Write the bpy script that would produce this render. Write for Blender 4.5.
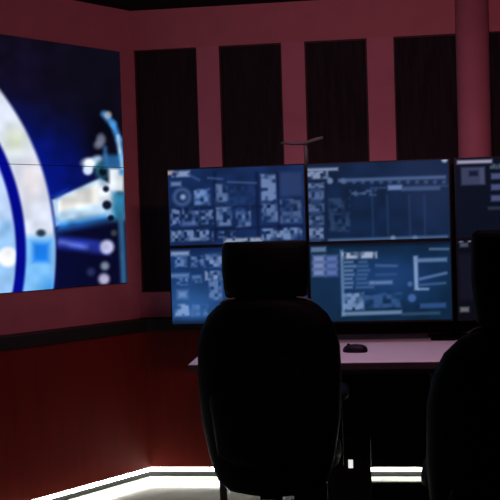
import bpy, bmesh, math, random
import numpy as np
from mathutils import Matrix, Vector

for o in list(bpy.data.objects):
    bpy.data.objects.remove(o)
scene = bpy.context.scene
col = scene.collection
rnd = random.Random(4)

# ------------------------------------------------------------------ camera
EYE = 1.36
FOCAL = 900.0                       # in pixels of a 500 px frame
PITCH = math.atan(25 / FOCAL)
ROLL = 0.030
cam_data = bpy.data.cameras.new('camera')
cam_data.sensor_width = 36.0
cam_data.lens = 36.0 * FOCAL / 500.0
cam = bpy.data.objects.new('camera', cam_data)
col.objects.link(cam)
cam.matrix_world = (Matrix.Translation((0, 0, EYE)) @
                    Matrix.Rotation(math.pi / 2 - PITCH, 4, 'X') @
                    Matrix.Rotation(-ROLL, 4, 'Z'))
scene.camera = cam

# ------------------------------------------------------------------ world, lights, exposure
world = bpy.data.worlds.new('world')
scene.world = world
world.use_nodes = True
world.node_tree.nodes['Background'].inputs[0].default_value = (0.0, 0.0, 0.0, 1)
world.node_tree.nodes['Background'].inputs[1].default_value = 0.0
scene.view_settings.view_transform = 'Standard'
scene.view_settings.look = 'None'
scene.view_settings.exposure = 0.0
scene.view_settings.gamma = 1.0
scene.view_settings.use_curve_mapping = False


def area_light(name, loc, sx, sy, power, color, rotx=0.0, rotz=0.0, spread=180):
    d = bpy.data.lights.new(name, 'AREA')
    d.shape = 'RECTANGLE'
    d.size, d.size_y = sx, sy
    d.energy = power
    d.color = color
    d.spread = math.radians(spread)
    o = bpy.data.objects.new(name, d)
    o.location = loc
    o.rotation_euler = (rotx, 0, rotz)
    col.objects.link(o)
    return o


# rose coloured wall-washer lamps under the ceiling (outside the frame), tilted towards the far walls
area_light('wall_washer_right', (0.60, 2.3, 2.45), 0.8, 0.15, 12.6, (1.0, 0.50, 0.62), math.radians(58), math.radians(-8))
area_light('wall_washer_left', (-0.75, 2.3, 2.45), 0.5, 0.15, 0.4, (1.0, 0.48, 0.50), math.radians(58), math.radians(14))
area_light('desk_fill', (0.45, 3.95, 2.54), 1.0, 0.10, 2.9, (1.0, 0.62, 0.84), spread=115)  # unseen light added high above the desk to brighten its top

# ------------------------------------------------------------------ frames of the two walls
BACK = math.radians(-6.5)           # direction of the back wall
LEFT = math.radians(46.0)           # direction of the left wall
CORNER = Vector((-0.6302, 5.0689, 0.0))
CEIL = 2.57
FZ = -0.015                         # floor level
PLINTH = 0.12                       # depth of the wainscot ledge


def back_pt(u, v, z=0.0):           # u along the back wall, v out into the room
    c, s = math.cos(BACK), math.sin(BACK)
    return CORNER + Vector((c * u + s * v, s * u - c * v, z))


def srgb(r, g, b):
    def f(c):
        c /= 255.0
        return c / 12.92 if c <= 0.04045 else ((c + 0.055) / 1.055) ** 2.4
    return (f(r), f(g), f(b), 1.0)


# ------------------------------------------------------------------ materials
def mat(name, color, rough=0.6, spec=0.5, metal=0.0, var=0.0, scale=20.0, bump=0.0,
        stretch=(1, 1, 1), bscale=None):
    m = bpy.data.materials.new(name)
    m.use_nodes = True
    nt = m.node_tree
    b = nt.nodes['Principled BSDF']
    b.inputs['Base Color'].default_value = (*color[:3], 1)
    b.inputs['Roughness'].default_value = rough
    b.inputs['Specular IOR Level'].default_value = spec
    b.inputs['Metallic'].default_value = metal
    if var or bump:
        tc = nt.nodes.new('ShaderNodeTexCoord')
        mp = nt.nodes.new('ShaderNodeMapping')
        mp.inputs['Scale'].default_value = stretch
        nt.links.new(tc.outputs['Object'], mp.inputs[0])
        n = nt.nodes.new('ShaderNodeTexNoise')
        n.inputs['Scale'].default_value = scale
        n.inputs['Detail'].default_value = 4
        nt.links.new(mp.outputs[0], n.inputs['Vector'])
        if var:
            r = nt.nodes.new('ShaderNodeValToRGB')
            lo = [max(0, c * (1 - var)) for c in color[:3]]
            hi = [min(1, c * (1 + var)) for c in color[:3]]
            r.color_ramp.elements[0].position = 0.3
            r.color_ramp.elements[1].position = 0.7
            r.color_ramp.elements[0].color = (*lo, 1)
            r.color_ramp.elements[1].color = (*hi, 1)
            nt.links.new(n.outputs[0], r.inputs[0])
            nt.links.new(r.outputs[0], b.inputs['Base Color'])
        if bump:
            n2 = nt.nodes.new('ShaderNodeTexNoise')
            n2.inputs['Scale'].default_value = bscale or scale * 6
            nt.links.new(mp.outputs[0], n2.inputs['Vector'])
            bp = nt.nodes.new('ShaderNodeBump')
            bp.inputs['Strength'].default_value = bump
            bp.inputs['Distance'].default_value = 0.002
            nt.links.new(n2.outputs[0], bp.inputs['Height'])
            nt.links.new(bp.outputs[0], b.inputs['Normal'])
    return m


def mat_emit(name, color, strength):
    m = bpy.data.materials.new(name)
    m.use_nodes = True
    b = m.node_tree.nodes['Principled BSDF']
    b.inputs['Base Color'].default_value = (0.8, 0.8, 0.8, 1)
    b.inputs['Emission Color'].default_value = (*color, 1)
    b.inputs['Emission Strength'].default_value = strength
    return m


def mat_screen(name, rough=0.35):
    """lit display: colour comes from the picture stored on the panel's grid"""
    m = bpy.data.materials.new(name)
    m.use_nodes = True
    nt = m.node_tree
    b = nt.nodes['Principled BSDF']
    b.inputs['Base Color'].default_value = (0.003, 0.003, 0.004, 1)
    b.inputs['Roughness'].default_value = rough
    b.inputs['Specular IOR Level'].default_value = 0.06
    a = nt.nodes.new('ShaderNodeAttribute')
    a.attribute_name = 'picture'
    nt.links.new(a.outputs['Color'], b.inputs['Emission Color'])
    b.inputs['Emission Strength'].default_value = 1.0
    return m


M = {
    'wall': mat('rose_wall_paint', (0.50, 0.150, 0.178), 0.75, 0.3, var=0.05, scale=9, bump=0.05),
    'strip': mat('rose_strip_paint', (0.52, 0.165, 0.215), 0.65, 0.3, var=0.05, scale=9),
    'panel': mat('black_acoustic_fabric', (0.022, 0.017, 0.019), 0.95, 0.1, var=0.25, scale=60, bump=0.3,
                 stretch=(1, 1, 0.1)),
    'frame': mat('dark_panel_edge', (0.05, 0.015, 0.018), 0.6, 0.3),
    'wainscot': mat('dark_red_wood', (0.15, 0.010, 0.008), 0.5, 0.12, var=0.09, scale=5, stretch=(6, 6, 0.6), bump=0.05),
    'ledge': mat('black_ledge', (0.012, 0.008, 0.008), 0.6, 0.3, var=0.2, scale=14),
    'ceiling': mat('black_ceiling', (0.012, 0.012, 0.011), 0.9, 0.1, var=0.2, scale=8),
    'floor': mat('pale_polished_floor', (0.55, 0.63, 0.51), 0.16, 0.5, var=0.05, scale=6),
    'baseboard': mat('light_grey_skirting', (0.035, 0.035, 0.036), 0.7, 0.15, var=0.03, scale=12),
    'alu': mat('aluminium_channel', (0.6, 0.6, 0.6), 0.35, 0.5, metal=1.0, var=0.05, scale=30),
    'led': mat_emit('white_led_diffuser', (1.0, 0.99, 0.91), 24.0),
    'glint': mat_emit('white_glint', (1, 1, 1), 0.8),  # emission for the glint patch added to the tower
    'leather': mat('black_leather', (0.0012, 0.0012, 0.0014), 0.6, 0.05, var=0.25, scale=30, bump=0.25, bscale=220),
    'rim_bracket': mat('grey_rim_bracket', (0.10, 0.085, 0.085), 0.6, 0.4, var=0.1, scale=50),  # stand's top bracket, and the painted rim light on chair shoulders
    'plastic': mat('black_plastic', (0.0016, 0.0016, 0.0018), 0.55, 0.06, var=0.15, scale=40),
    'bezel': mat('black_bezel', (0.008, 0.008, 0.010), 0.4, 0.3, var=0.1, scale=40),
    'steel': mat('dark_steel', (0.10, 0.08, 0.08), 0.4, 0.5, metal=0.6, var=0.1, scale=30),
    'chrome': mat('bright_steel', (0.75, 0.75, 0.75), 0.25, 0.5, metal=0.8, var=0.05, scale=30),
    'desk': mat('white_laminate', (0.74, 0.68, 0.74), 0.5, 0.35, var=0.03, scale=10),
    'edge': mat('dark_desk_edge', (0.04, 0.03, 0.035), 0.5, 0.3, var=0.1, scale=20),
    'rubber': mat('black_rubber_mat', (0.002, 0.002, 0.002), 0.95, 0.0, var=0.2, scale=40, bump=0.2),
    'mouse': mat('dark_mouse_plastic', (0.008, 0.004, 0.012), 0.45, 0.2, var=0.1, scale=40),
    'screen': mat_screen('lit_screen'),
}


# ------------------------------------------------------------------ mesh helpers
def box(bm, x0, x1, y0, y1, z0, z1, bev=0.0):
    vs = [bm.verts.new(p) for p in ((x0, y0, z0), (x1, y0, z0), (x1, y1, z0), (x0, y1, z0),
                                    (x0, y0, z1), (x1, y0, z1), (x1, y1, z1), (x0, y1, z1))]
    fs = [bm.faces.new([vs[i] for i in f]) for f in
          ((0, 3, 2, 1), (4, 5, 6, 7), (0, 1, 5, 4), (1, 2, 6, 5), (2, 3, 7, 6), (3, 0, 4, 7))]
    if bev > 0:
        es = list({e for f in fs for e in f.edges})
        bmesh.ops.bevel(bm, geom=es, offset=bev, segments=2, profile=0.5, affect='EDGES')


def rings(bm, loops, cap=True, closed=True):
    """skin a list of equal-length point loops"""
    vv = [[bm.verts.new(p) for p in lp] for lp in loops]
    n = len(vv[0])
    for a, b in zip(vv[:-1], vv[1:]):
        for i in range(n if closed else n - 1):
            j = (i + 1) % n
            bm.faces.new((a[i], a[j], b[j], b[i]))
    if cap:
        bm.faces.new(list(reversed(vv[0])))
        bm.faces.new(vv[-1])


def tube(bm, pts, radii, n=12):
    if not isinstance(radii, (list, tuple)):
        radii = [radii] * len(pts)
    pts = [Vector(p) for p in pts]
    loops = []
    ref = None
    for i, p in enumerate(pts):
        t = (pts[min(i + 1, len(pts) - 1)] - pts[max(i - 1, 0)]).normalized()
        if ref is None:
            ref = Vector((0, 0, 1)) if abs(t.z) < 0.9 else Vector((1, 0, 0))
        a = t.cross(ref).normalized()
        b = t.cross(a).normalized()
        ref = -b if False else ref
        loops.append([p + (a * math.cos(k * 2 * math.pi / n) + b * math.sin(k * 2 * math.pi / n)) * radii[i]
                      for k in range(n)])
    rings(bm, loops)


def superloop(cx, cy, z, hw, hd, n=28, e=3.2, curve=0.0):
    out = []
    for k in range(n):
        a = 2 * math.pi * k / n
        c, s = math.cos(a), math.sin(a)
        x = hw * math.copysign(abs(c) ** (2 / e), c)
        y = hd * math.copysign(abs(s) ** (2 / e), s)
        out.append((cx + x, cy + y + curve * (x / max(hw, 1e-6)) ** 2, z))
    return out


def obj(name, bm, m, parent=None, smooth=False):
    bmesh.ops.recalc_face_normals(bm, faces=bm.faces[:])
    me = bpy.data.meshes.new(name)
    bm.to_mesh(me)
    bm.free()
    if smooth:
        for p in me.polygons:
            p.use_smooth = True
    me.materials.append(M[m] if isinstance(m, str) else m)
    o = bpy.data.objects.new(name, me)
    col.objects.link(o)
    if parent is not None:
        o.parent = parent
    return o


def part(name, m, parent, fn, smooth=False):
    bm = bmesh.new()
    fn(bm)
    return obj(name, bm, m, parent, smooth)


def thing(name, label, cat, loc=(0, 0, 0), rotz=0.0, group=None):
    o = bpy.data.objects.new(name, None)
    col.objects.link(o)
    o.location = loc
    o.rotation_euler = (0, 0, rotz)
    o.empty_display_size = 0.1
    o['label'] = label
    o['category'] = cat
    if group:
        o['group'] = group
    return o


def copy_tree(o, parent=None):
    c = o.copy()
    col.objects.link(c)
    c.parent = parent
    for ch in list(o.children):
        copy_tree(ch, c)
    return c


def place(o, loc, rotz):
    o.location = loc
    o.rotation_euler = (0, 0, rotz)


# ------------------------------------------------------------------ setting
def struct(name, bm, m, label, loc=(0, 0, 0), rotz=0.0):
    o = obj(name, bm, m)
    place(o, loc, rotz)
    o['kind'] = 'structure'
    o['label'] = label
    return o


bm = bmesh.new()
box(bm, -3.6, 4.2, -0.6, 5.9, FZ - 0.06, FZ)
struct('floor', bm, 'floor', 'pale polished floor catching the light of the skirting strips')
bm = bmesh.new()
box(bm, -3.6, 4.2, -0.6, 5.9, CEIL, CEIL + 0.06)
struct('ceiling', bm, 'ceiling', 'black ceiling of the dim control room')

UW = 3.6        # length of the back wall
SL = 2.6        # length of the left wall
# local wall frames: x along the wall, -y into the room
bm = bmesh.new()
box(bm, -0.02, UW, 0.0, 0.1, 0.0, CEIL)
wall_back = struct('wall_back', bm, 'wall', 'rose painted back wall with dark upright panels', CORNER, BACK)
bm = bmesh.new()
box(bm, -SL, 0.06, -0.02, 0.1, 0.0, CEIL)
wall_left = struct('wall_left', bm, 'wall', 'rose painted left wall carrying the big video display', CORNER, LEFT)

def prism(b, x0a, x0b, x1, d, z0, z1, d0=0.0):
    """box from the wall (y=-d0) to y=-d whose first end is mitred: x0a at wall, x0b at front"""
    rings(b, [[(x0a, -d0, z), (x1, -d0, z), (x1, -d, z), (x0b, -d, z)] for z in (z0, z1)])


LZ0, LZ1 = 0.795, 0.855   # ledge
PT = 2.35       # top of dark panels
PB = 1.00       # bottom of dark panels
spans = [(0.022, 0.372), (0.497, 0.842), (0.968, 1.306), (1.448, 1.792), (1.93, 2.28), (2.42, 2.77), (2.91, 3.26)]
PR = 0.028      # strips stand proud of the panels
part('frieze', 'wall', wall_back, lambda b: prism(b, 0.0, -0.768 * PR, UW, PR, PT, CEIL - 0.001))
part('lower_band', 'wall', wall_back, lambda b: prism(b, 0.0, -0.768 * PR, UW, PR, 0.86, PB))
prev = spans[0][1]
for (a, b_) in spans[1:]:
    part('wall_strip', 'strip', wall_back, lambda b, a=a, p=prev: box(b, p, a, -PR, 0.0, PB, PT))
    prev = b_
for (a, b_) in spans:
    p = part('panel', 'panel', wall_back, lambda b, a=a, c=b_: box(b, a + 0.008, c - 0.008, -0.010, 0.0, PB + 0.008, PT - 0.008, 0.002))

    def fr(b, a=a, c=b_):
        box(b, a, a + 0.008, -0.018, 0.0, PB, PT)
        box(b, c - 0.008, c, -0.018, 0.0, PB, PT)
        box(b, a + 0.008, c - 0.008, -0.018, 0.0, PB, PB + 0.008)
        box(b, a + 0.008, c - 0.008, -0.018, 0.0, PT - 0.008, PT)
    part('panel_frame', 'frame', p, fr)


def pillar(b):
    n = 32
    lp = []
    for z in (LZ1, CEIL - 0.001):
        lp.append([(1.862 + 0.087 * math.cos(2 * math.pi * k / n), -0.045 + 0.087 * math.sin(2 * math.pi * k / n), z)
                   for k in range(n)])
    rings(b, lp)


o = part('pillar', 'strip', wall_back, pillar)
for p in o.data.polygons:
    p.use_smooth = abs(p.normal.z) < 0.5

# wainscot with a black ledge along both walls; mitre = where the two plinths meet
T = PLINTH
half = (math.pi - (LEFT - BACK)) / 2          # half of the inner angle
mit = T / math.tan(half)                      # shift of the inner edge per plinth depth


def mit_at(d):
    return d / math.tan(half)


part('wainscot', 'wainscot', wall_back, lambda b: prism(b, 0.0, mit_at(T), UW, T, 0.040, LZ0))
part('ledge', 'ledge', wall_back, lambda b: prism(b, 0.0, mit_at(T + .012), UW, T + 0.012, LZ0, LZ1))
part('wainscot', 'wainscot', wall_left, lambda b: prism(b, 0.0, -mit_at(T), -SL, T, 0.040, LZ0))
part('ledge', 'ledge', wall_left, lambda b: prism(b, 0.0, -mit_at(T + .012), -SL, T + 0.012, LZ0, LZ1))

bm = bmesh.new()
prism(bm, 0.0, mit_at(T - .012), UW, T - 0.012, FZ, 0.040)
struct('baseboard_back', bm, 'baseboard', 'light grey skirting under the back wainscot', CORNER, BACK)
bm = bmesh.new()
prism(bm, 0.0, -mit_at(T - .012), -SL, T - 0.012, FZ, 0.040)
struct('baseboard_left', bm, 'baseboard', 'light grey skirting under the left wainscot', CORNER, LEFT)


def led(sign, length, name_label, rot):
    t = thing('led_strip', name_label, 'light strip', CORNER, rot, 'skirting light strips')
    d0, d1 = T - 0.0115, T - 0.004
    part('channel', 'alu', t, lambda b: prism(b, sign * mit_at(d0), sign * mit_at(d1), sign * length, d1, 0.036, 0.0397, d0))
    part('diffuser', 'led', t, lambda b: prism(b, sign * mit_at(d0), sign * mit_at(d1 - .001), sign * length, d1 - 0.001, 0.016, 0.0358, d0))
    return t


led(1, UW, 'white glowing light strip along the foot of the back wall', BACK)
led(-1, SL, 'white glowing light strip along the foot of the left wall', LEFT)


# ------------------------------------------------------------------ pictures on the displays
class Canvas:
    """evaluates soft shapes at the grid points of a display; coordinates are picture units"""

    def __init__(self, X, Y, base):
        self.X, self.Y = X, Y
        self.C = np.empty(X.shape + (3,))
        self.C[:] = base

    def put(self, a, c, k=1.0):
        a = np.clip(a, 0, 1)[..., None] * k
        self.C = self.C * (1 - a) + np.array(c, float) * a

    @staticmethod
    def soft(d, s):                  # d: signed distance, positive inside
        t = np.clip(d / (1.45 * s) + 0.5, 0, 1)
        return t * t * (3 - 2 * t)

    def rect(self, x0, y0, x1, y1, c, k=1.0, s=2.0):
        d = np.minimum(np.minimum(self.X - x0, x1 - self.X), np.minimum(self.Y - y0, y1 - self.Y))
        self.put(self.soft(d, s), c, k)

    def disc(self, x, y, r, c, k=1.0, s=2.0, ry=None):
        ry = ry or r
        d = (1 - np.hypot((self.X - x) / r, (self.Y - y) / ry)) * min(r, ry)
        self.put(self.soft(d, s), c, k)

    def ringband(self, x, y, r, w, c, k=1.0, s=2.0):
        d = w / 2 - np.abs(np.hypot(self.X - x, self.Y - y) - r)
        self.put(self.soft(d, s), c, k)

    def line(self, x0, y0, x1, y1, w, c, k=1.0, s=1.6):
        dx, dy = x1 - x0, y1 - y0
        t = np.clip(((self.X - x0) * dx + (self.Y - y0) * dy) / (dx * dx + dy * dy), 0, 1)
        d = w / 2 - np.hypot(self.X - x0 - t * dx, self.Y - y0 - t * dy)
        self.put(self.soft(d, s), c, k)

    def poly(self, pts, c, k=1.0, s=2.0):     # convex, clockwise on screen
        d = np.full(self.X.shape, 1e9)
        n = len(pts)
        for i in range(n):
            (x0, y0), (x1, y1) = pts[i], pts[(i + 1) % n]
            L = math.hypot(x1 - x0, y1 - y0)
            d = np.minimum(d, ((x1 - x0) * (self.Y - y0) - (y1 - y0) * (self.X - x0)) / L)
        self.put(self.soft(d, s), c, k)

    def glow(self, x, y, sx, sy, c, k=1.0):
        self.put(np.exp(-((self.X - x) / sx) ** 2 - ((self.Y - y) / sy) ** 2), c, k)

    def text(self, x0, y0, x1, y1, c, k=0.8, ch=3.0, seed=0):
        """a run of unreadable small glyphs"""
        r = random.Random(seed + int(x0 * 7 + y0 * 13))
        x = x0
        while x < x1:
            w = r.uniform(0.6, 1.1) * ch
            if r.random() < 0.86:
                h0 = y0 + r.uniform(0, 0.35) * (y1 - y0)
                h1 = y1 - r.uniform(0, 0.3) * (y1 - y0)
                self.rect(x, h0, min(x + w, x1), h1, c, k * r.uniform(0.45, 1.0), 2.2)
            x += w + r.uniform(0.3, 0.8)

    def grain(self, cell, amp, seed):
        """soft blotches that break up flat areas"""
        r = np.random.RandomState(seed)
        gx, gy = (self.X / cell), (self.Y / cell)
        ix, iy = np.floor(gx).astype(int), np.floor(gy).astype(int)
        fx, fy = gx - ix, gy - iy
        fx, fy = fx * fx * (3 - 2 * fx), fy * fy * (3 - 2 * fy)
        t = r.rand(256, 256)
        g = lambda a, b: t[(ix + a) % 256, (iy + b) % 256]
        return (1 + amp * 2 * ((g(0, 0) * (1 - fx) + g(1, 0) * fx) * (1 - fy) + (g(0, 1) * (1 - fx) + g(1, 1) * fx) * fy - 0.5))[..., None]

    def linear(self):
        c = np.clip(self.C, 0, 255) / 255.0
        return np.where(c <= 0.04045, c / 12.92, ((c + 0.055) / 1.055) ** 2.4)


def screen_mesh(name, x0, x1, y, z0, z1, nx, nz, paint, parent):
    """flat display surface facing -y with its picture on the grid points"""
    xs = np.linspace(x0, x1, nx)
    zs = np.linspace(z0, z1, nz)
    XX, ZZ = np.meshgrid(xs, zs)
    rgb = paint(XX, ZZ).reshape(-1, 3)
    co = np.stack([XX.ravel(), np.full(XX.size, y), ZZ.ravel()], 1)
    i = np.arange((nz - 1) * (nx - 1))
    r0 = (i // (nx - 1)) * nx + i % (nx - 1)
    f = np.stack([r0, r0 + 1, r0 + nx + 1, r0 + nx], 1)
    me = bpy.data.meshes.new(name)
    me.from_pydata(co.tolist(), [], f.tolist())
    a = me.attributes.new('picture', 'FLOAT_COLOR', 'POINT')
    a.data.foreach_set('color', np.concatenate([rgb, np.ones((len(rgb), 1))], 1).astype(np.float32).ravel())
    me.materials.append(M['screen'])
    o = bpy.data.objects.new(name, me)
    col.objects.link(o)
    o.parent = parent
    return o


# ---- video wall -------------------------------------------------------------
HW = (-158.247, -6.66157, 148.809, -28.1959, -178.239, 469.033, -0.141768, -0.00528252)


def video_picture(s, z):
    w = HW[6] * s + HW[7] * z + 1
    X = (HW[0] * s + HW[1] * z + HW[2]) / w
    Y = (HW[3] * s + HW[4] * z + HW[5]) / w
    c = Canvas(X, Y, (13, 11, 24))
    cx, cy, R = -211, 252, 266
    rr = np.hypot(X - cx, Y - cy)
    # blue glow around the big ring, fading to the right and to the top
    fade = np.exp(-(np.clip(rr - R, 0, None) / 30.0) ** 1.4) * np.clip((Y - 72) / 85.0, 0, 1)
    c.put(fade, (3, 22, 142), 1.0)
    c.glow(68, 172, 24, 40, (3, 20, 126), 0.75)
    c.glow(20, 70, 40, 30, (20, 12, 40), 0.7)
    c.C = c.C * c.grain(12, 0.16, 61)
    c.rect(54, 226, 130, 320, (6, 8, 40), 0.9, 8)
    c.glow(100, 135, 15, 32, (4, 5, 16), 0.85)
    # white instrument body on the right
    c.poly([(52, 200), (100, 178), (114, 186), (116, 216), (56, 226)], (190, 222, 248), 1, 3)
    c.poly([(58, 200), (98, 183), (108, 192), (100, 204), (58, 212)], (250, 246, 240), 0.9, 5)
    c.poly([(56, 219), (106, 212), (112, 220), (58, 231)], (46, 134, 218), 0.8, 9)
    c.poly([(60, 216), (104, 208), (106, 213), (60, 221)], (214, 232, 244), 0.8, 6)
    c.poly([(52, 196), (58, 193), (66, 190), (58, 200)], (40, 90, 190), 0.5, 4)
    c.disc(90, 163, 8, (226, 234, 246), 1, 4, 5)
    c.disc(98, 159, 5, (170, 200, 235), 0.9, 4, 3.5)
    c.disc(88, 170, 5, (200, 215, 245), 1, 3)
    c.disc(102, 170, 7, (40, 110, 130), 0.8, 5, 9)
    c.disc(103, 172, 4, (5, 10, 20), 0.9, 3)
    c.rect(109, 168, 124, 192, (236, 244, 252), 1, 4)
    c.rect(98, 186, 116, 204, (232, 240, 252), 0.9, 5)
    c.rect(112, 192, 126, 220, (50, 140, 185), 0.85, 5)
    for x, y, r in ((106, 189, 3), (107, 205, 4.5), (111, 218, 3)):
        c.disc(x, y, r, (6, 10, 34), 0.95, 2.5)
    for a, b in zip(((104, 114), (113, 124), (119, 140), (122, 158)), ((113, 124), (119, 140), (122, 158), (122, 172))):
        c.line(*a, *b, 6, (70, 150, 225), 0.9, 4)
    c.line(118, 136, 122, 168, 2.5, (225, 236, 245), 0.8, 3)
    c.disc(108, 115, 3.5, (190, 195, 205), 0.85, 3)
    c.disc(101, 140, 4.5, (120, 128, 150), 0.9, 4, 6)
    c.disc(98, 145, 4, (130, 136, 160), 0.7, 4)
    c.line(105, 148, 106, 160, 4, (60, 110, 170), 0.8, 4)
    c.rect(104, 155, 120, 168, (50, 130, 200), 0.75, 5)
    # lower instruments
    c.poly([(57, 236), (100, 241), (108, 254), (57, 248)], (40, 60, 185), 0.85, 6)
    c.line(60, 242, 86, 247, 4, (120, 140, 225), 0.7, 5)
    c.disc(107, 247, 7, (205, 208, 250), 1, 4)
    c.disc(105, 266, 4, (150, 170, 185), 0.9, 4)
    c.disc(104, 279, 5.5, (185, 180, 215), 0.95, 4)
    c.disc(91, 272, 4, (50, 60, 110), 0.7, 4)
    c.disc(114, 233, 3, (80, 85, 80), 0.7, 3)
    c.line(121, 215, 124, 282, 6, (60, 120, 165), 0.75, 4)
    # reflections and machinery detail on the bright body
    body = np.clip((c.C.max(-1) - 60) / 120, 0, 1)[..., None] * (X > 58)[..., None]
    c.C = c.C * (1 + body * (c.grain(8, 0.16, 62) - 1.03))
    # the white ring and the lighter interior
    ring_a = Canvas.soft(R - rr, 3.5)
    c.put(ring_a, (222, 230, 248))
    c.put(ring_a * np.exp(-((X - 15) / 12) ** 2 - ((Y - 140) / 14) ** 2), (215, 225, 185), 0.7)
    c.put(ring_a * np.exp(-((X - 32) / 12) ** 2 - ((Y - 180) / 20) ** 2), (244, 226, 222), 0.6)
    low = np.clip((Y - 232) / 8, 0, 1)
    c.put(ring_a * low, (120, 190, 250), 0.95)
    c.put(ring_a * Canvas.soft(np.minimum(np.minimum(X - 33, 49 - X), np.minimum(Y - 243, 262 - Y)), 6), (22, 122, 235), 0.95)
    c.put(ring_a * np.clip((Y - 272) / 20, 0, 1) * np.clip((X - 35) / 15, 0, 1), (20, 130, 225), 0.8)
    c.put(ring_a * Canvas.soft(3.5 - np.hypot((X - 41) / 1.3, Y - 233), 3), (16, 40, 60), 0.9)
    Rb = 237
    inner = Canvas.soft(Rb - rr, 3)
    c.put(inner, (2, 8, 140))
    inner2 = Canvas.soft(Rb - 10.5 - rr, 3)
    c.put(inner2, (190, 214, 250))
    c.put(inner2 * np.clip((Y - 215) / 30, 0, 1), (140, 195, 248), 0.8)
    c.put(inner2 * np.exp(-((X - 6) / 7) ** 2 - ((Y - 228) / 8) ** 2), (110, 170, 225), 0.6)
    c.put(inner2 * Canvas.soft(10 - np.hypot(X - 8, Y - 257), 4), (250, 250, 255))
    c.C = c.C * (1 + (X < 58)[..., None] * (c.grain(9, 0.07, 63) - 1.01))
    return c.linear()


S0, MW, MH, VZ = 0.105, 1.13, 0.636, 1.061
vw = thing('video_wall', 'large video wall on the left wall showing a white ring on blue', 'video wall', CORNER, LEFT)
for cidx in range(2):
    for r in range(2):
        sa, sb = S0 + cidx * MW, S0 + (cidx + 1) * MW
        za, zb = VZ + r * MH, VZ + (r + 1) * MH
        g = 0.0016
        mod = part('display_module', 'bezel', vw,
                   lambda b, sa=sa, sb=sb, za=za, zb=zb: box(b, -sb + 0.0004, -sa - 0.0004, -0.029, -0.0205, za + 0.0004, zb - 0.0004, 0.001))
        n, nz = (220, 124) if cidx < 1 else (90, 50)
        screen_mesh('screen', -sb + g, -sa - g, -0.0296, za + g, zb - g, n, nz,
                    lambda X, Z: video_picture(-X, Z), mod)

# ---- workstation monitors ----------------------------------------------------
HM = (187.86, -7.4255, 123.18, -11.3292, -196.659, 494.622, -0.0244478, -0.00618444)
TXT = (128, 152, 196)
DIM = (66, 92, 140)


def monitor_picture(u, z, which):
    w = HM[6] * u + HM[7] * z + 1
    X = (HM[0] * u + HM[1] * z + HM[2]) / w
    Y = (HM[3] * u + HM[4] * z + HM[5]) / w
    Y = Y + 0.032 * (X - 310)              # level the picture with its monitor
    X = X - 0.030 * (Y - 240)
    return globals()['pic_' + which](X, Y)


def L(x, y):                               # picture units -> level coordinates
    y2 = y + 0.032 * (x - 310)
    return x - 0.030 * (y2 - 240), y2


class Lev(Canvas):
    def R(self, x0, y0, x1, y1, c=TXT, k=0.8, s=2.4):
        (a, b) = L(x0, (y0 + y1) / 2)
        (a2, b2) = L(x1, (y0 + y1) / 2)
        h = (y1 - y0) / 2
        yc = (b + b2) / 2
        self.rect(a, yc - h, a2, yc + h, c, k, s)

    def T(self, x0, y0, x1, y1, c=TXT, k=0.85, ch=3.0):
        (a, b) = L(x0, (y0 + y1) / 2)
        (a2, b2) = L(x1, (y0 + y1) / 2)
        h = (y1 - y0) / 2
        yc = (b + b2) / 2
        self.text(a, yc - h, a2, yc + h, c, k, ch)

    def B(self, x0, y0, x1, y1, c=TXT, k=0.85, cell=3.4, cut=0.42, seed=1):
        """block of unreadable detail: soft blotches inside a rectangle"""
        (a, b) = L(x0, (y0 + y1) / 2)
        (a2, b2) = L(x1, (y0 + y1) / 2)
        h = (y1 - y0) / 2
        yc = (b + b2) / 2
        d = np.minimum(np.minimum(self.X - a, a2 - self.X), np.minimum(self.Y - yc + h, yc + h - self.Y))
        n = (self.grain(cell, 0.5, seed)[..., 0]) - 0.5
        self.put(self.soft(d, 2.5) * np.clip((n - cut + 0.30) / 0.55, 0, 1), c, k * 0.85)

    def D(self, x, y, r, c=TXT, k=0.8, s=2.5):
        a, b = L(x, y)
        self.disc(a, b, r, c, k, s)

    def O(self, x, y, r, w, c=TXT, k=0.8, s=2.5):
        a, b = L(x, y)
        self.ringband(a, b, r, w, c, k, s)

    def N(self, x0, y0, x1, y1, w, c=TXT, k=0.8):
        self.line(*L(x0, y0), *L(x1, y1), w, c, k, 2.0)


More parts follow.
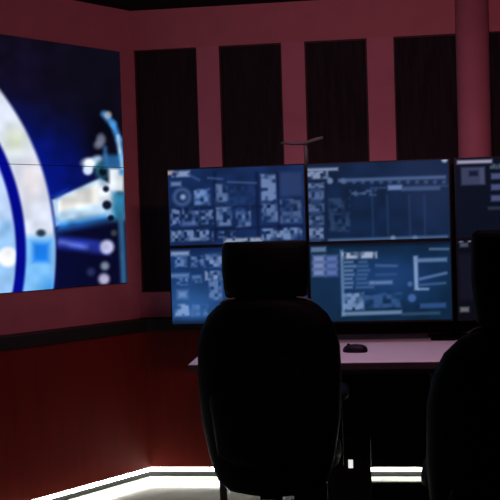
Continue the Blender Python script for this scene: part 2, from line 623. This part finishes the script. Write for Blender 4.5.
def pic_upper_left(X, Y):
    c = Lev(X, Y, (19, 40, 82))
    c.C = c.C * c.grain(11, 0.18, 2)
    for x in (214, 256, 277):
        c.R(x, 172, x + 3, 240, (8, 18, 50), 0.6)
    for y in (206, 227):
        c.R(170, y, 304, y + 2.5, (9, 20, 54), 0.55)
    c.R(167, 171, 172, 175, (190, 165, 155), 0.9)
    c.B(172, 171, 190, 177, (156, 170, 206), 0.95, 3.4, 0.3)
    c.N(189, 175, 199, 180, 2.5, DIM, 0.6)
    c.R(171, 182, 181, 186, (120, 144, 190), 0.8, 3)
    c.N(208, 178, 222, 179, 2, DIM, 0.7)
    c.N(228, 182, 256, 183, 2, DIM, 0.7)
    c.O(182, 197, 7.5, 3.4, (80, 106, 158), 0.75, 4)
    c.D(183, 197, 2.6, (165, 185, 222), 0.85, 3.5)
    c.B(194, 189, 210, 205, (112, 146, 204), 0.9, 3.7, 0.45, 3)
    c.R(196, 192, 205, 197, (120, 155, 210), 0.7, 4)
    c.B(216, 184, 228, 202, (112, 136, 180), 0.9, 3.7, 0.41, 4)
    c.B(171, 209, 180, 225, (120, 144, 196), 0.9, 3.3, 0.51, 5)
    c.B(182, 208, 199, 225, (108, 132, 186), 0.9, 3.6, 0.51, 6)
    c.R(182, 222, 198, 226, (74, 100, 154), 0.7, 3)
    c.B(201, 210, 213, 224, (112, 136, 184), 0.9, 3.3, 0.49, 7)
    c.B(216, 207, 232, 226, (110, 136, 184), 0.9, 3.7, 0.45, 8)
    c.B(236, 208, 251, 227, (104, 130, 178), 0.9, 3.7, 0.47, 9)
    c.B(171, 230, 213, 241, (122, 146, 190), 0.95, 3.1, 0.45, 10)
    c.B(217, 231, 236, 238, (84, 108, 158), 0.9, 2.9, 0.49, 11)
    c.B(224, 238, 262, 242.5, (170, 178, 196), 0.95, 3.0, 0.35, 12)
    c.B(261, 174, 276, 201, (122, 144, 190), 0.95, 4.0, 0.46, 13)
    c.B(262, 203, 278, 222, (104, 128, 174), 0.95, 3.8, 0.41, 14)
    c.R(280, 172, 302, 196, (42, 60, 104), 0.85, 4)
    c.B(280, 199, 302, 223, (92, 114, 156), 0.8, 3.8, 0.49, 15)
    c.B(262, 228, 302, 240, (126, 150, 192), 0.95, 3.4, 0.43, 16)
    c.B(214, 186, 256, 206, (44, 70, 118), 0.5, 3.7, 0.63, 17)
    return c.linear()


def pic_lower_left(X, Y):
    c = Lev(X, Y, (20, 50, 98))
    c.C = c.C * c.grain(11, 0.15, 3)
    c.glow(190, 302, 34, 22, (50, 96, 158), 0.75)
    c.R(168, 243, 310, 250, (12, 28, 66), 0.7, 4)
    c.R(171, 251.5, 189, 255.5, (150, 166, 204), 0.85, 3)
    c.B(175, 255, 187, 267, (108, 136, 190), 0.9, 3.3, 0.45, 21)
    c.B(191, 256, 204, 267, (104, 132, 188), 0.9, 3.1, 0.49, 22)
    c.B(205, 254, 222, 267, (140, 160, 204), 0.95, 3.7, 0.45, 23)
    c.R(171, 273.5, 189, 277.5, (104, 134, 190), 0.8, 3)
    c.B(177, 278, 188, 285, (112, 142, 196), 0.9, 3.0, 0.43, 24)
    c.B(192, 275, 202, 283, (92, 124, 184), 0.85, 3.0, 0.49, 25)
    c.B(205, 271, 222, 280, (146, 162, 202), 0.95, 3.3, 0.41, 26)
    c.B(209, 280, 222, 300, (104, 134, 186), 0.9, 3.7, 0.41, 27)
    c.R(178, 291, 187, 298, (126, 156, 208), 0.75, 5)
    c.B(175, 304, 192, 316, (142, 172, 220), 0.9, 3.7, 0.39, 28)
    c.B(192, 304, 208, 316, (96, 136, 192), 0.7, 3.7, 0.49, 29)
    c.R(168, 319, 310, 330, (14, 28, 52), 0.85, 5)
    return c.linear()


def pic_upper_middle(X, Y):
    c = Lev(X, Y, (15, 35, 66))
    c.C = c.C * c.grain(12, 0.14, 5)
    c.glow(430, 190, 30, 40, (34, 46, 82), 0.7)
    c.R(303, 163, 308, 240, (6, 12, 36), 0.7)
    c.R(306, 168, 338, 171, (140, 152, 186), 0.9)
    c.B(306, 171, 328, 179, (152, 164, 196), 0.95, 3.3, 0.38, 31)
    c.N(324, 173, 330, 179, 2, DIM, 0.7)
    c.D(330, 181, 3, (120, 144, 182), 0.8)
    c.D(343, 181, 2.5, (110, 134, 172), 0.7)
    c.R(338, 177, 446, 180.5, (82, 104, 148), 0.8)
    for i in range(12):
        c.D(345 + i * 9, 182, 2, (74, 98, 140), 0.6)
    c.R(370, 186, 448, 188, (48, 70, 112), 0.8)
    c.R(388, 185, 402, 190, (112, 136, 182), 0.85)
    c.R(402, 187, 440, 190.5, (74, 98, 140), 0.7)
    c.B(350, 190, 376, 196, (84, 108, 148), 0.8, 3.0, 0.48, 32)
    c.B(329, 198, 350, 232, (54, 78, 118), 0.7, 3.7, 0.58, 33)
    for y0, y1 in ((184, 187), (192, 199), (205, 211), (217, 224), (229, 238)):
        c.B(308, y0 - 1, 324, y1 + 1, (124, 142, 188) if y0 in (184, 229) else (90, 112, 160), 0.95, 3.7, 0.35, 34)
        c.R(310, y1, 322, y1 + 5, (58, 80, 124), 0.6, 4)
    for x in (372, 387, 409, 424):
        c.R(x, 195, x + 1.4, 236, (38, 62, 104), 0.7)
    for y in (213, 222):
        c.R(331, y, 342, y + 2, (40, 62, 104), 0.7)
    c.R(328, 237, 448, 240, (76, 102, 142), 0.85)
    c.D(393, 238, 2.5, (128, 152, 190), 0.7)
    c.D(415, 238, 2.5, (110, 134, 172), 0.6)
    c.D(444.5, 159.5, 3, (165, 178, 196), 0.95)
    return c.linear()


def pic_lower_middle(X, Y):
    c = Lev(X, Y, (11, 36, 60))
    c.C = c.C * c.grain(12, 0.16, 6)
    c.glow(385, 280, 55, 26, (30, 66, 124), 0.8)
    c.R(303, 240, 460, 246, (9, 20, 40), 0.8)
    c.R(304, 280, 340, 320, (18, 44, 74), 0.7, 6)
    c.R(311, 247, 326, 252, (104, 126, 160), 0.85)
    for x in (313, 326):
        for y in (256, 263, 270):
            c.R(x, y - 0.5, x + 11.5, y + 6, (126, 140, 192) if x == 313 else (96, 114, 178), 0.9, 4)
    c.R(341, 250, 344, 316, (104, 134, 178), 0.8)
    c.B(342, 252, 377, 258.5, (182, 192, 218), 1.0, 3.7, 0.25, 41)
    c.N(376, 265, 396, 266, 2, DIM, 0.8)
    rr_ = random.Random(8)
    for q in range(7):
        y = 261 + q * 4.2
        c.R(344, y, 352 + rr_.uniform(0, 5), y + 2.2, (112, 138, 182), 0.8, 2.6)
        c.R(355 + rr_.uniform(0, 4), y, 366 + rr_.uniform(0, 8), y + 2.0, (84, 112, 160), 0.7, 2.8)
        if q % 2:
            c.R(376, y, 388 + rr_.uniform(0, 10), y + 1.8, (66, 94, 142), 0.6, 2.8)
    c.R(370, 281, 392, 284, (120, 146, 188), 0.75, 3.5)
    c.B(343, 293, 364, 310, (130, 156, 202), 0.95, 3.7, 0.41, 44)
    c.B(364, 293, 402, 308, (60, 96, 152), 0.8, 4.4, 0.53, 45)
    c.R(342, 311, 402, 315, (112, 140, 176), 0.85)
    c.R(402, 312, 440, 315, (52, 80, 110), 0.8)
    c.R(414, 256, 418, 290, (140, 166, 208), 0.85)
    c.R(414, 258, 447, 262, (104, 132, 178), 0.8)
    c.N(430, 249, 448, 249, 2.5, (92, 118, 160), 0.75)
    c.N(420, 279, 446, 273, 3, (86, 116, 168), 0.8)
    c.N(418, 289, 428, 289, 2.5, (130, 156, 200), 0.8)
    c.N(420, 285, 445, 283, 2.5, (70, 100, 150), 0.7)
    c.D(410, 284, 2.5, (86, 114, 176), 0.7)
    c.D(412, 298, 4, (74, 104, 170), 0.8)
    c.R(420, 303, 446, 308, (56, 88, 150), 0.7)
    return c.linear()


def pic_upper_right(X, Y):
    c = Lev(X, Y, (9, 15, 30))
    c.R(457, 160, 492, 163.5, (165, 162, 190), 0.95)
    c.R(461, 167, 485, 185, (64, 70, 100), 0.85)
    c.R(469, 171, 478, 176, (12, 18, 40), 0.85)
    c.R(480, 168, 484, 184, (74, 80, 112), 0.6)
    c.T(490, 164, 506, 169, (92, 120, 135), 0.9)
    for y in (173, 184, 195):
        c.R(491, y, 512, y + 6, (78, 88, 132), 0.85)
    c.R(488, 206, 540, 209, (48, 60, 84), 0.8)
    for i in range(6):
        c.T(520, 170 + i * 9, 590, 174 + i * 9, (70, 86, 126), 0.7, 5)
    return c.linear()


def pic_lower_right(X, Y):
    c = Lev(X, Y, (9, 10, 20))
    c.T(459, 238, 480, 243, (165, 170, 190), 0.95, 4)
    c.R(460, 243, 468, 247, (82, 90, 112), 0.85)
    c.R(459, 254, 476, 300, (20, 20, 36), 0.8, 5)
    c.R(460, 307, 469, 312, (110, 116, 124), 0.85)
    for i in range(7):
        c.T(490, 252 + i * 8, 580, 256 + i * 8, (62, 76, 112), 0.7, 5)
    return c.linear()


MV = 0.50                  # the monitors' distance from the back wall
MWD, MHT = 0.696, 0.396
cols = (0.281, 0.9835, 1.7005)
rowz = (0.862, 1.2590)
names = {(0, 1): 'upper_left', (0, 0): 'lower_left', (1, 1): 'upper_middle', (1, 0): 'lower_middle',
         (2, 1): 'upper_right', (2, 0): 'lower_right'}
labels = {
    'upper_left': 'upper monitor of the left column, many small charts and dials on dark blue',
    'lower_left': 'lower monitor of the left column, brighter blue, partly behind the headrest',
    'upper_middle': 'upper monitor of the middle column, wide empty chart beside a narrow list',
    'lower_middle': 'lower monitor of the middle column, table and white cells above the bare desk',
    'upper_right': 'nearly black upper monitor at the right edge, pale line along its top',
    'lower_right': 'nearly black lower monitor at the right edge, mostly behind the near chair',
}
for (ci, ri), nm in names.items():
    u0, z0 = cols[ci], rowz[ri]
    t = thing('monitor', labels[nm], 'monitor', back_pt(u0 + MWD / 2, MV, z0), BACK, 'monitors of the control desk')
    w = MWD / 2

    def casing(b):
        box(b, -w, w, 0.0, 0.022, 0, MHT, 0.002)
    part('casing', 'bezel', t, casing)
    part('rear_housing', 'plastic', t, lambda b: box(b, -0.16, 0.16, 0.022, 0.046, 0.07, MHT - 0.07, 0.006))
    bz = 0.006

    def bezel(b):
        box(b, -w, w, -0.004, 0.0, 0, 0.009)
        box(b, -w, w, -0.004, 0.0, MHT - bz, MHT)
        box(b, -w, -w + bz, -0.004, 0.0, 0.009, MHT - bz)
        box(b, w - bz, w, -0.004, 0.0, 0.009, MHT - bz)
    part('bezel', 'bezel', t, bezel)
    screen_mesh('screen', -w + bz, w - bz, -0.001, 0.009, MHT - bz, 150, 88,
                lambda X, Z, nm=nm, u0=u0, z0=z0: monitor_picture(X + u0 + w, Z + z0, nm), t)

# ------------------------------------------------------------------ desk
DU0, DU1, DV0, DV1, DZ = 0.475, 3.2, PLINTH + 0.014, 1.115, 0.76
desk = thing('control_desk', 'long white control desk along the back wall under the monitors', 'desk', CORNER, BACK)
part('desktop', 'desk', desk, lambda b: box(b, DU0, DU1, -DV1 + 0.004, -DV0, DZ - 0.028, DZ, 0.002))
part('edge_strip', 'edge', desk, lambda b: box(b, DU0, DU1, -DV1, -DV1 + 0.0038, DZ - 0.030, DZ - 0.003))
for (u, v, m_) in ((0.60, 1.02, 'steel'), (0.66, 0.24, 'steel'), (1.60, 0.24, 'steel'), (2.35, 1.02, 'steel'), (2.35, 0.24, 'steel'), (3.1, 1.02, 'steel')):
    lg = part('leg', m_, desk, lambda b, u=u, v=v: box(b, u - 0.016, u + 0.016, -v - 0.016, -v + 0.016, 0.03, DZ - 0.03, 0.003))

    def foot(b, u=u, v=v):
        n = 16
        rings(b, [[(u + r * math.cos(2 * math.pi * k / n), -v + r * math.sin(2 * math.pi * k / n), z) for k in range(n)]
                  for r, z in ((0.024, FZ), (0.026, 0.0), (0.014, 0.018), (0.012, 0.03))])
    part('foot', 'chrome' if m_ == 'chrome' else 'plastic', lg, foot)
part('rail', 'steel', desk, lambda b: box(b, DU0 + 0.1, DU1 - 0.1, -1.0, -0.96, DZ - 0.07, DZ - 0.029))

part('modesty_panel', 'plastic', desk, lambda b: box(b, 0.62, 2.9, -0.16, -0.145, 0.048, DZ - 0.03))

# ------------------------------------------------------------------ monitor stand
ms = thing('monitor_stand', 'dark steel monitor stand behind the screens with a small bracket on top', 'stand',
           back_pt(0, 0, DZ), BACK)
for ui, u in enumerate((0.98, 1.695)):
    part('base_plate', 'plastic', ms, lambda b, u=u: box(b, u - 0.12, u + 0.12, -0.44, -0.26, 0.0, 0.012, 0.003))
    top = 1.63 - DZ

    def pole(b, u=u, top=top):
        tube(b, [(u, -0.40, 0.012), (u, -0.40, top)], 0.02, 16)
    part('pole', 'plastic', ms, pole, True)
for z in (1.06 - DZ, 1.462 - DZ):
    part('crossbar', 'plastic', ms, lambda b, z=z: box(b, 0.45, 2.25, -0.438, -0.422, z - 0.02, z + 0.02, 0.003))
    for cu in cols:
        c = cu + MWD / 2
        part('mount_plate', 'steel', ms, lambda b, z=z, c=c: box(b, c - 0.06, c + 0.06, -0.4535, -0.4385, z - 0.05, z + 0.05, 0.003))


def wings(b):
    tube(b, [(0.856, -0.42, 1.769 - DZ), (0.91, -0.42, 1.762 - DZ), (0.975, -0.41, 1.763 - DZ), (1.02, -0.42, 1.775 - DZ),
             (1.068, -0.43, 1.786 - DZ)], [0.006, 0.007, 0.009, 0.011, 0.008], 10)
    tube(b, [(0.98, -0.40, 1.62 - DZ), (0.978, -0.405, 1.765 - DZ)], 0.010, 10)


part('top_bracket', 'rim_bracket', ms, wings, True)

# ------------------------------------------------------------------ mouse
mz = back_pt(1.20, 0.80, DZ)
mouse = thing('computer_mouse', 'dark computer mouse lying on the white desk', 'mouse', mz, BACK + math.radians(82))


def mouse_body(b):
    lp = []
    for z, kx, ky in ((0.0, 0.94, 0.94), (0.006, 1.0, 1.0), (0.016, 0.98, 0.97), (0.026, 0.86, 0.84), (0.033, 0.6, 0.6), (0.036, 0.25, 0.25)):
        lp.append(superloop(0, -0.004 * (1 - ky), z * 1.0, 0.032 * kx, 0.058 * ky, 24, 2.5))
    rings(b, lp)


part('body', 'mouse', mouse, mouse_body, True)


def wheel(b):
    n = 14
    rings(b, [[(x, 0.03 + 0.009 * math.cos(2 * math.pi * k / n), 0.030 + 0.009 * math.sin(2 * math.pi * k / n)) for k in range(n)] for x in (-0.004, 0.004)])


part('scroll_wheel', 'rubber', mouse, wheel)

# ------------------------------------------------------------------ under the desk
t = thing('floor_mat', 'black rubber mat on the floor under the desk', 'mat', CORNER + Vector((0, 0, FZ)), BACK)


def matmesh(b):
    box(b, 0.88, 3.0, -2.4, -0.235, 0.0, 0.008, 0.003)


part('sheet', 'rubber', t, matmesh)
part('border', 'plastic', t, lambda b: (box(b, 0.86, 0.88, -2.42, -0.215, 0.0, 0.006), box(b, 3.0, 3.02, -2.42, -0.215, 0.0, 0.006),
                                        box(b, 0.88, 3.0, -0.235, -0.215, 0.0, 0.006), box(b, 0.88, 3.0, -2.42, -2.40, 0.0, 0.006)))

pc = thing('computer_tower', 'slim black computer tower standing under the desk', 'computer', back_pt(1.155, 0.50, FZ + 0.008), BACK)
part('case', 'plastic', pc, lambda b: box(b, -0.106, 0.106, -0.17, 0.17, 0.012, 0.33, 0.004))
part('front_panel', 'bezel', pc, lambda b: box(b, -0.106, 0.106, -0.182, -0.1705, 0.012, 0.33, 0.003))
pl = part('added_glint', 'glint', pc, lambda b: box(b, -0.002, 0.020, -0.1845, -0.1815, 0.195, 0.235, 0.001))  # glowing patch added to the front to imitate a reflected glint
pl['label'] = 'small white glowing patch added as a glint'
for sx in (-1, 1):
    for sy in (-1, 1):
        part('foot', 'rubber', pc, lambda b, sx=sx, sy=sy: box(b, sx * 0.07 - 0.008, sx * 0.07 + 0.008, sy * 0.13 - 0.02, sy * 0.13 + 0.02, 0, 0.012))


# ------------------------------------------------------------------ chairs
def make_chair():
    t = thing('desk_chair', '', 'chair', group='control desk chairs')
    # local: y points to the desk, the backrest is at negative y; origin under the seat
    BY = -0.27

    def backrest(b):
        prof = ((0.335, 0.13, 0.028, 0.03), (0.345, 0.17, 0.036, 0.022), (0.38, 0.205, 0.044, 0.014), (0.42, 0.222, 0.048, 0.008), (0.49, 0.240, 0.050, 0.0), (0.62, 0.262, 0.054, -0.01),
                (0.77, 0.272, 0.055, -0.015), (0.90, 0.268, 0.053, -0.02), (0.97, 0.252, 0.050, -0.024),
                (1.02, 0.226, 0.046, -0.028), (1.055, 0.190, 0.041, -0.03), (1.075, 0.155, 0.034, -0.032), (1.085, 0.115, 0.02, -0.033))
        rings(b, [superloop(0, BY + dy, z, hw, hd, 36, 3.4, 0.04) for z, hw, hd, dy in prof])
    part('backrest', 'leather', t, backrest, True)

    def shell(b):
        prof = ((0.46, 0.15, 0.010), (0.50, 0.20, 0.016), (0.70, 0.225, 0.018), (0.86, 0.20, 0.012), (0.90, 0.15, 0.004))
        rings(b, [superloop(0, BY - 0.050 - 0.03 * (z - 0.46), z, hw, hd, 30, 3.4, 0.035) for z, hw, hd in prof])
    part('back_shell', 'plastic', t, shell, True)

    def headrest(b):
        prof = ((1.086, 0.140, 0.020), (1.091, 0.153, 0.030), (1.125, 0.158, 0.038), (1.19, 0.163, 0.041),
                (1.265, 0.162, 0.039), (1.288, 0.158, 0.032), (1.295, 0.148, 0.018))
        rings(b, [superloop(0, BY - 0.025, z, hw, hd, 32, 5.0, 0.03) for z, hw, hd in prof])
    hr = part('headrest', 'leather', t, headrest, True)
    for sx in (-1, 1):
        part('bracket', 'plastic', hr, lambda b, sx=sx: box(b, sx * 0.045 - 0.045, sx * 0.045 + 0.045, BY - 0.052, BY - 0.022, 1.05, 1.11))

    for sx in (-1, 1):           # pale tube painting the light caught by each shoulder edge
        pts = [(sx * 0.112, BY - 0.033, 1.087), (sx * 0.135, BY - 0.030, 1.084), (sx * 0.157, BY - 0.026, 1.077), (sx * 0.172, BY - 0.022, 1.069)]
        part('shoulder_highlight', 'rim_bracket', t, lambda b, p=pts: tube(b, p, [0.003, 0.0045, 0.0045, 0.003], 8), True)

    def seat(b):
        prof = ((0.40, 0.225, 0.20), (0.415, 0.25, 0.232), (0.45, 0.262, 0.245), (0.49, 0.258, 0.242), (0.51, 0.24, 0.225), (0.518, 0.20, 0.19))
        rings(b, [superloop(0, 0.01, z, hw, hd, 36, 4.0) for z, hw, hd in prof])
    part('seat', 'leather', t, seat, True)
    part('mechanism', 'plastic', t, lambda b: box(b, -0.11, 0.11, -0.14, 0.10, 0.345, 0.40, 0.01))
    part('back_bar', 'plastic', t, lambda b: (box(b, -0.035, 0.035, BY - 0.085, -0.10, 0.352, 0.37), box(b, -0.035, 0.035, BY - 0.092, BY - 0.07, 0.352, 0.56)))
    for sx in (-1, 1):
        a = thing_part = part('armrest', 'plastic', t, lambda b, sx=sx: rings(b, [superloop(sx * 0.252, 0.0, z, hw, hd, 24, 3.4) for z, hw, hd in
                          ((0.665, 0.034, 0.115), (0.672, 0.043, 0.128), (0.688, 0.043, 0.128), (0.697, 0.032, 0.115))]), True)
        part('arm_post', 'plastic', a, lambda b, sx=sx: (box(b, sx * 0.252 - 0.014, sx * 0.252 + 0.014, -0.035, 0.035, 0.385, 0.668, 0.004),
                                                       box(b, min(sx * 0.252, sx * 0.10), max(sx * 0.252, sx * 0.10), -0.03, 0.03, 0.375, 0.39)))
    part('gas_lift', 'steel', t, lambda b: tube(b, [(0, 0, 0.10), (0, 0, 0.22), (0, 0, 0.221), (0, 0, 0.398)], [0.027, 0.027, 0.016, 0.016], 16), True)
    part('hub', 'plastic', t, lambda b: tube(b, [(0, 0, 0.075), (0, 0, 0.135)], [0.05, 0.035], 20))
    for k in range(5):
        a = 2 * math.pi * k / 5 + 0.3
        c, s = math.cos(a), math.sin(a)
        lg = part('base_leg', 'plastic', t, lambda b, c=c, s=s: tube(b, [(c * 0.03, s * 0.03, 0.108), (c * 0.17, s * 0.17, 0.095), (c * 0.31, s * 0.31, 0.078)],
                                                                     [0.026, 0.021, 0.015], 10), True)

        def caster(b, c=c, s=s):
            px, py = c * 0.30, s * 0.30
            for d in (-0.014, 0.014):
                n = 16
                ox, oy = -s * d, c * d
                rings(b, [[(px + ox - s * e + c * 0.03 * math.cos(2 * math.pi * q / n), py + oy + c * e + s * 0.03 * math.cos(2 * math.pi * q / n),
                            0.031 + 0.03 * math.sin(2 * math.pi * q / n)) for q in range(n)] for e in (-0.009, 0.009)])
            tube(b, [(px, py, 0.03), (px, py, 0.082)], 0.007, 8)
        part('caster', 'rubber', lg, caster)
    return t


chair = make_chair()
chair['label'] = 'black high-back office chair seen from behind, in front of the monitors'
place(chair, back_pt(0.876, 1.36, FZ + 0.018), BACK)
chair2 = copy_tree(chair)
chair2['label'] = 'black high-back office chair cut off by the right edge, nearer the viewer'
place(chair2, (0.710, 2.22, FZ + 0.008), BACK - math.radians(7))
for ch in chair2.children:                     # this one is set a little higher
    if ch.name.split('.')[0] not in ('gas_lift', 'hub', 'base_leg'):
        ch.location.z += 0.045
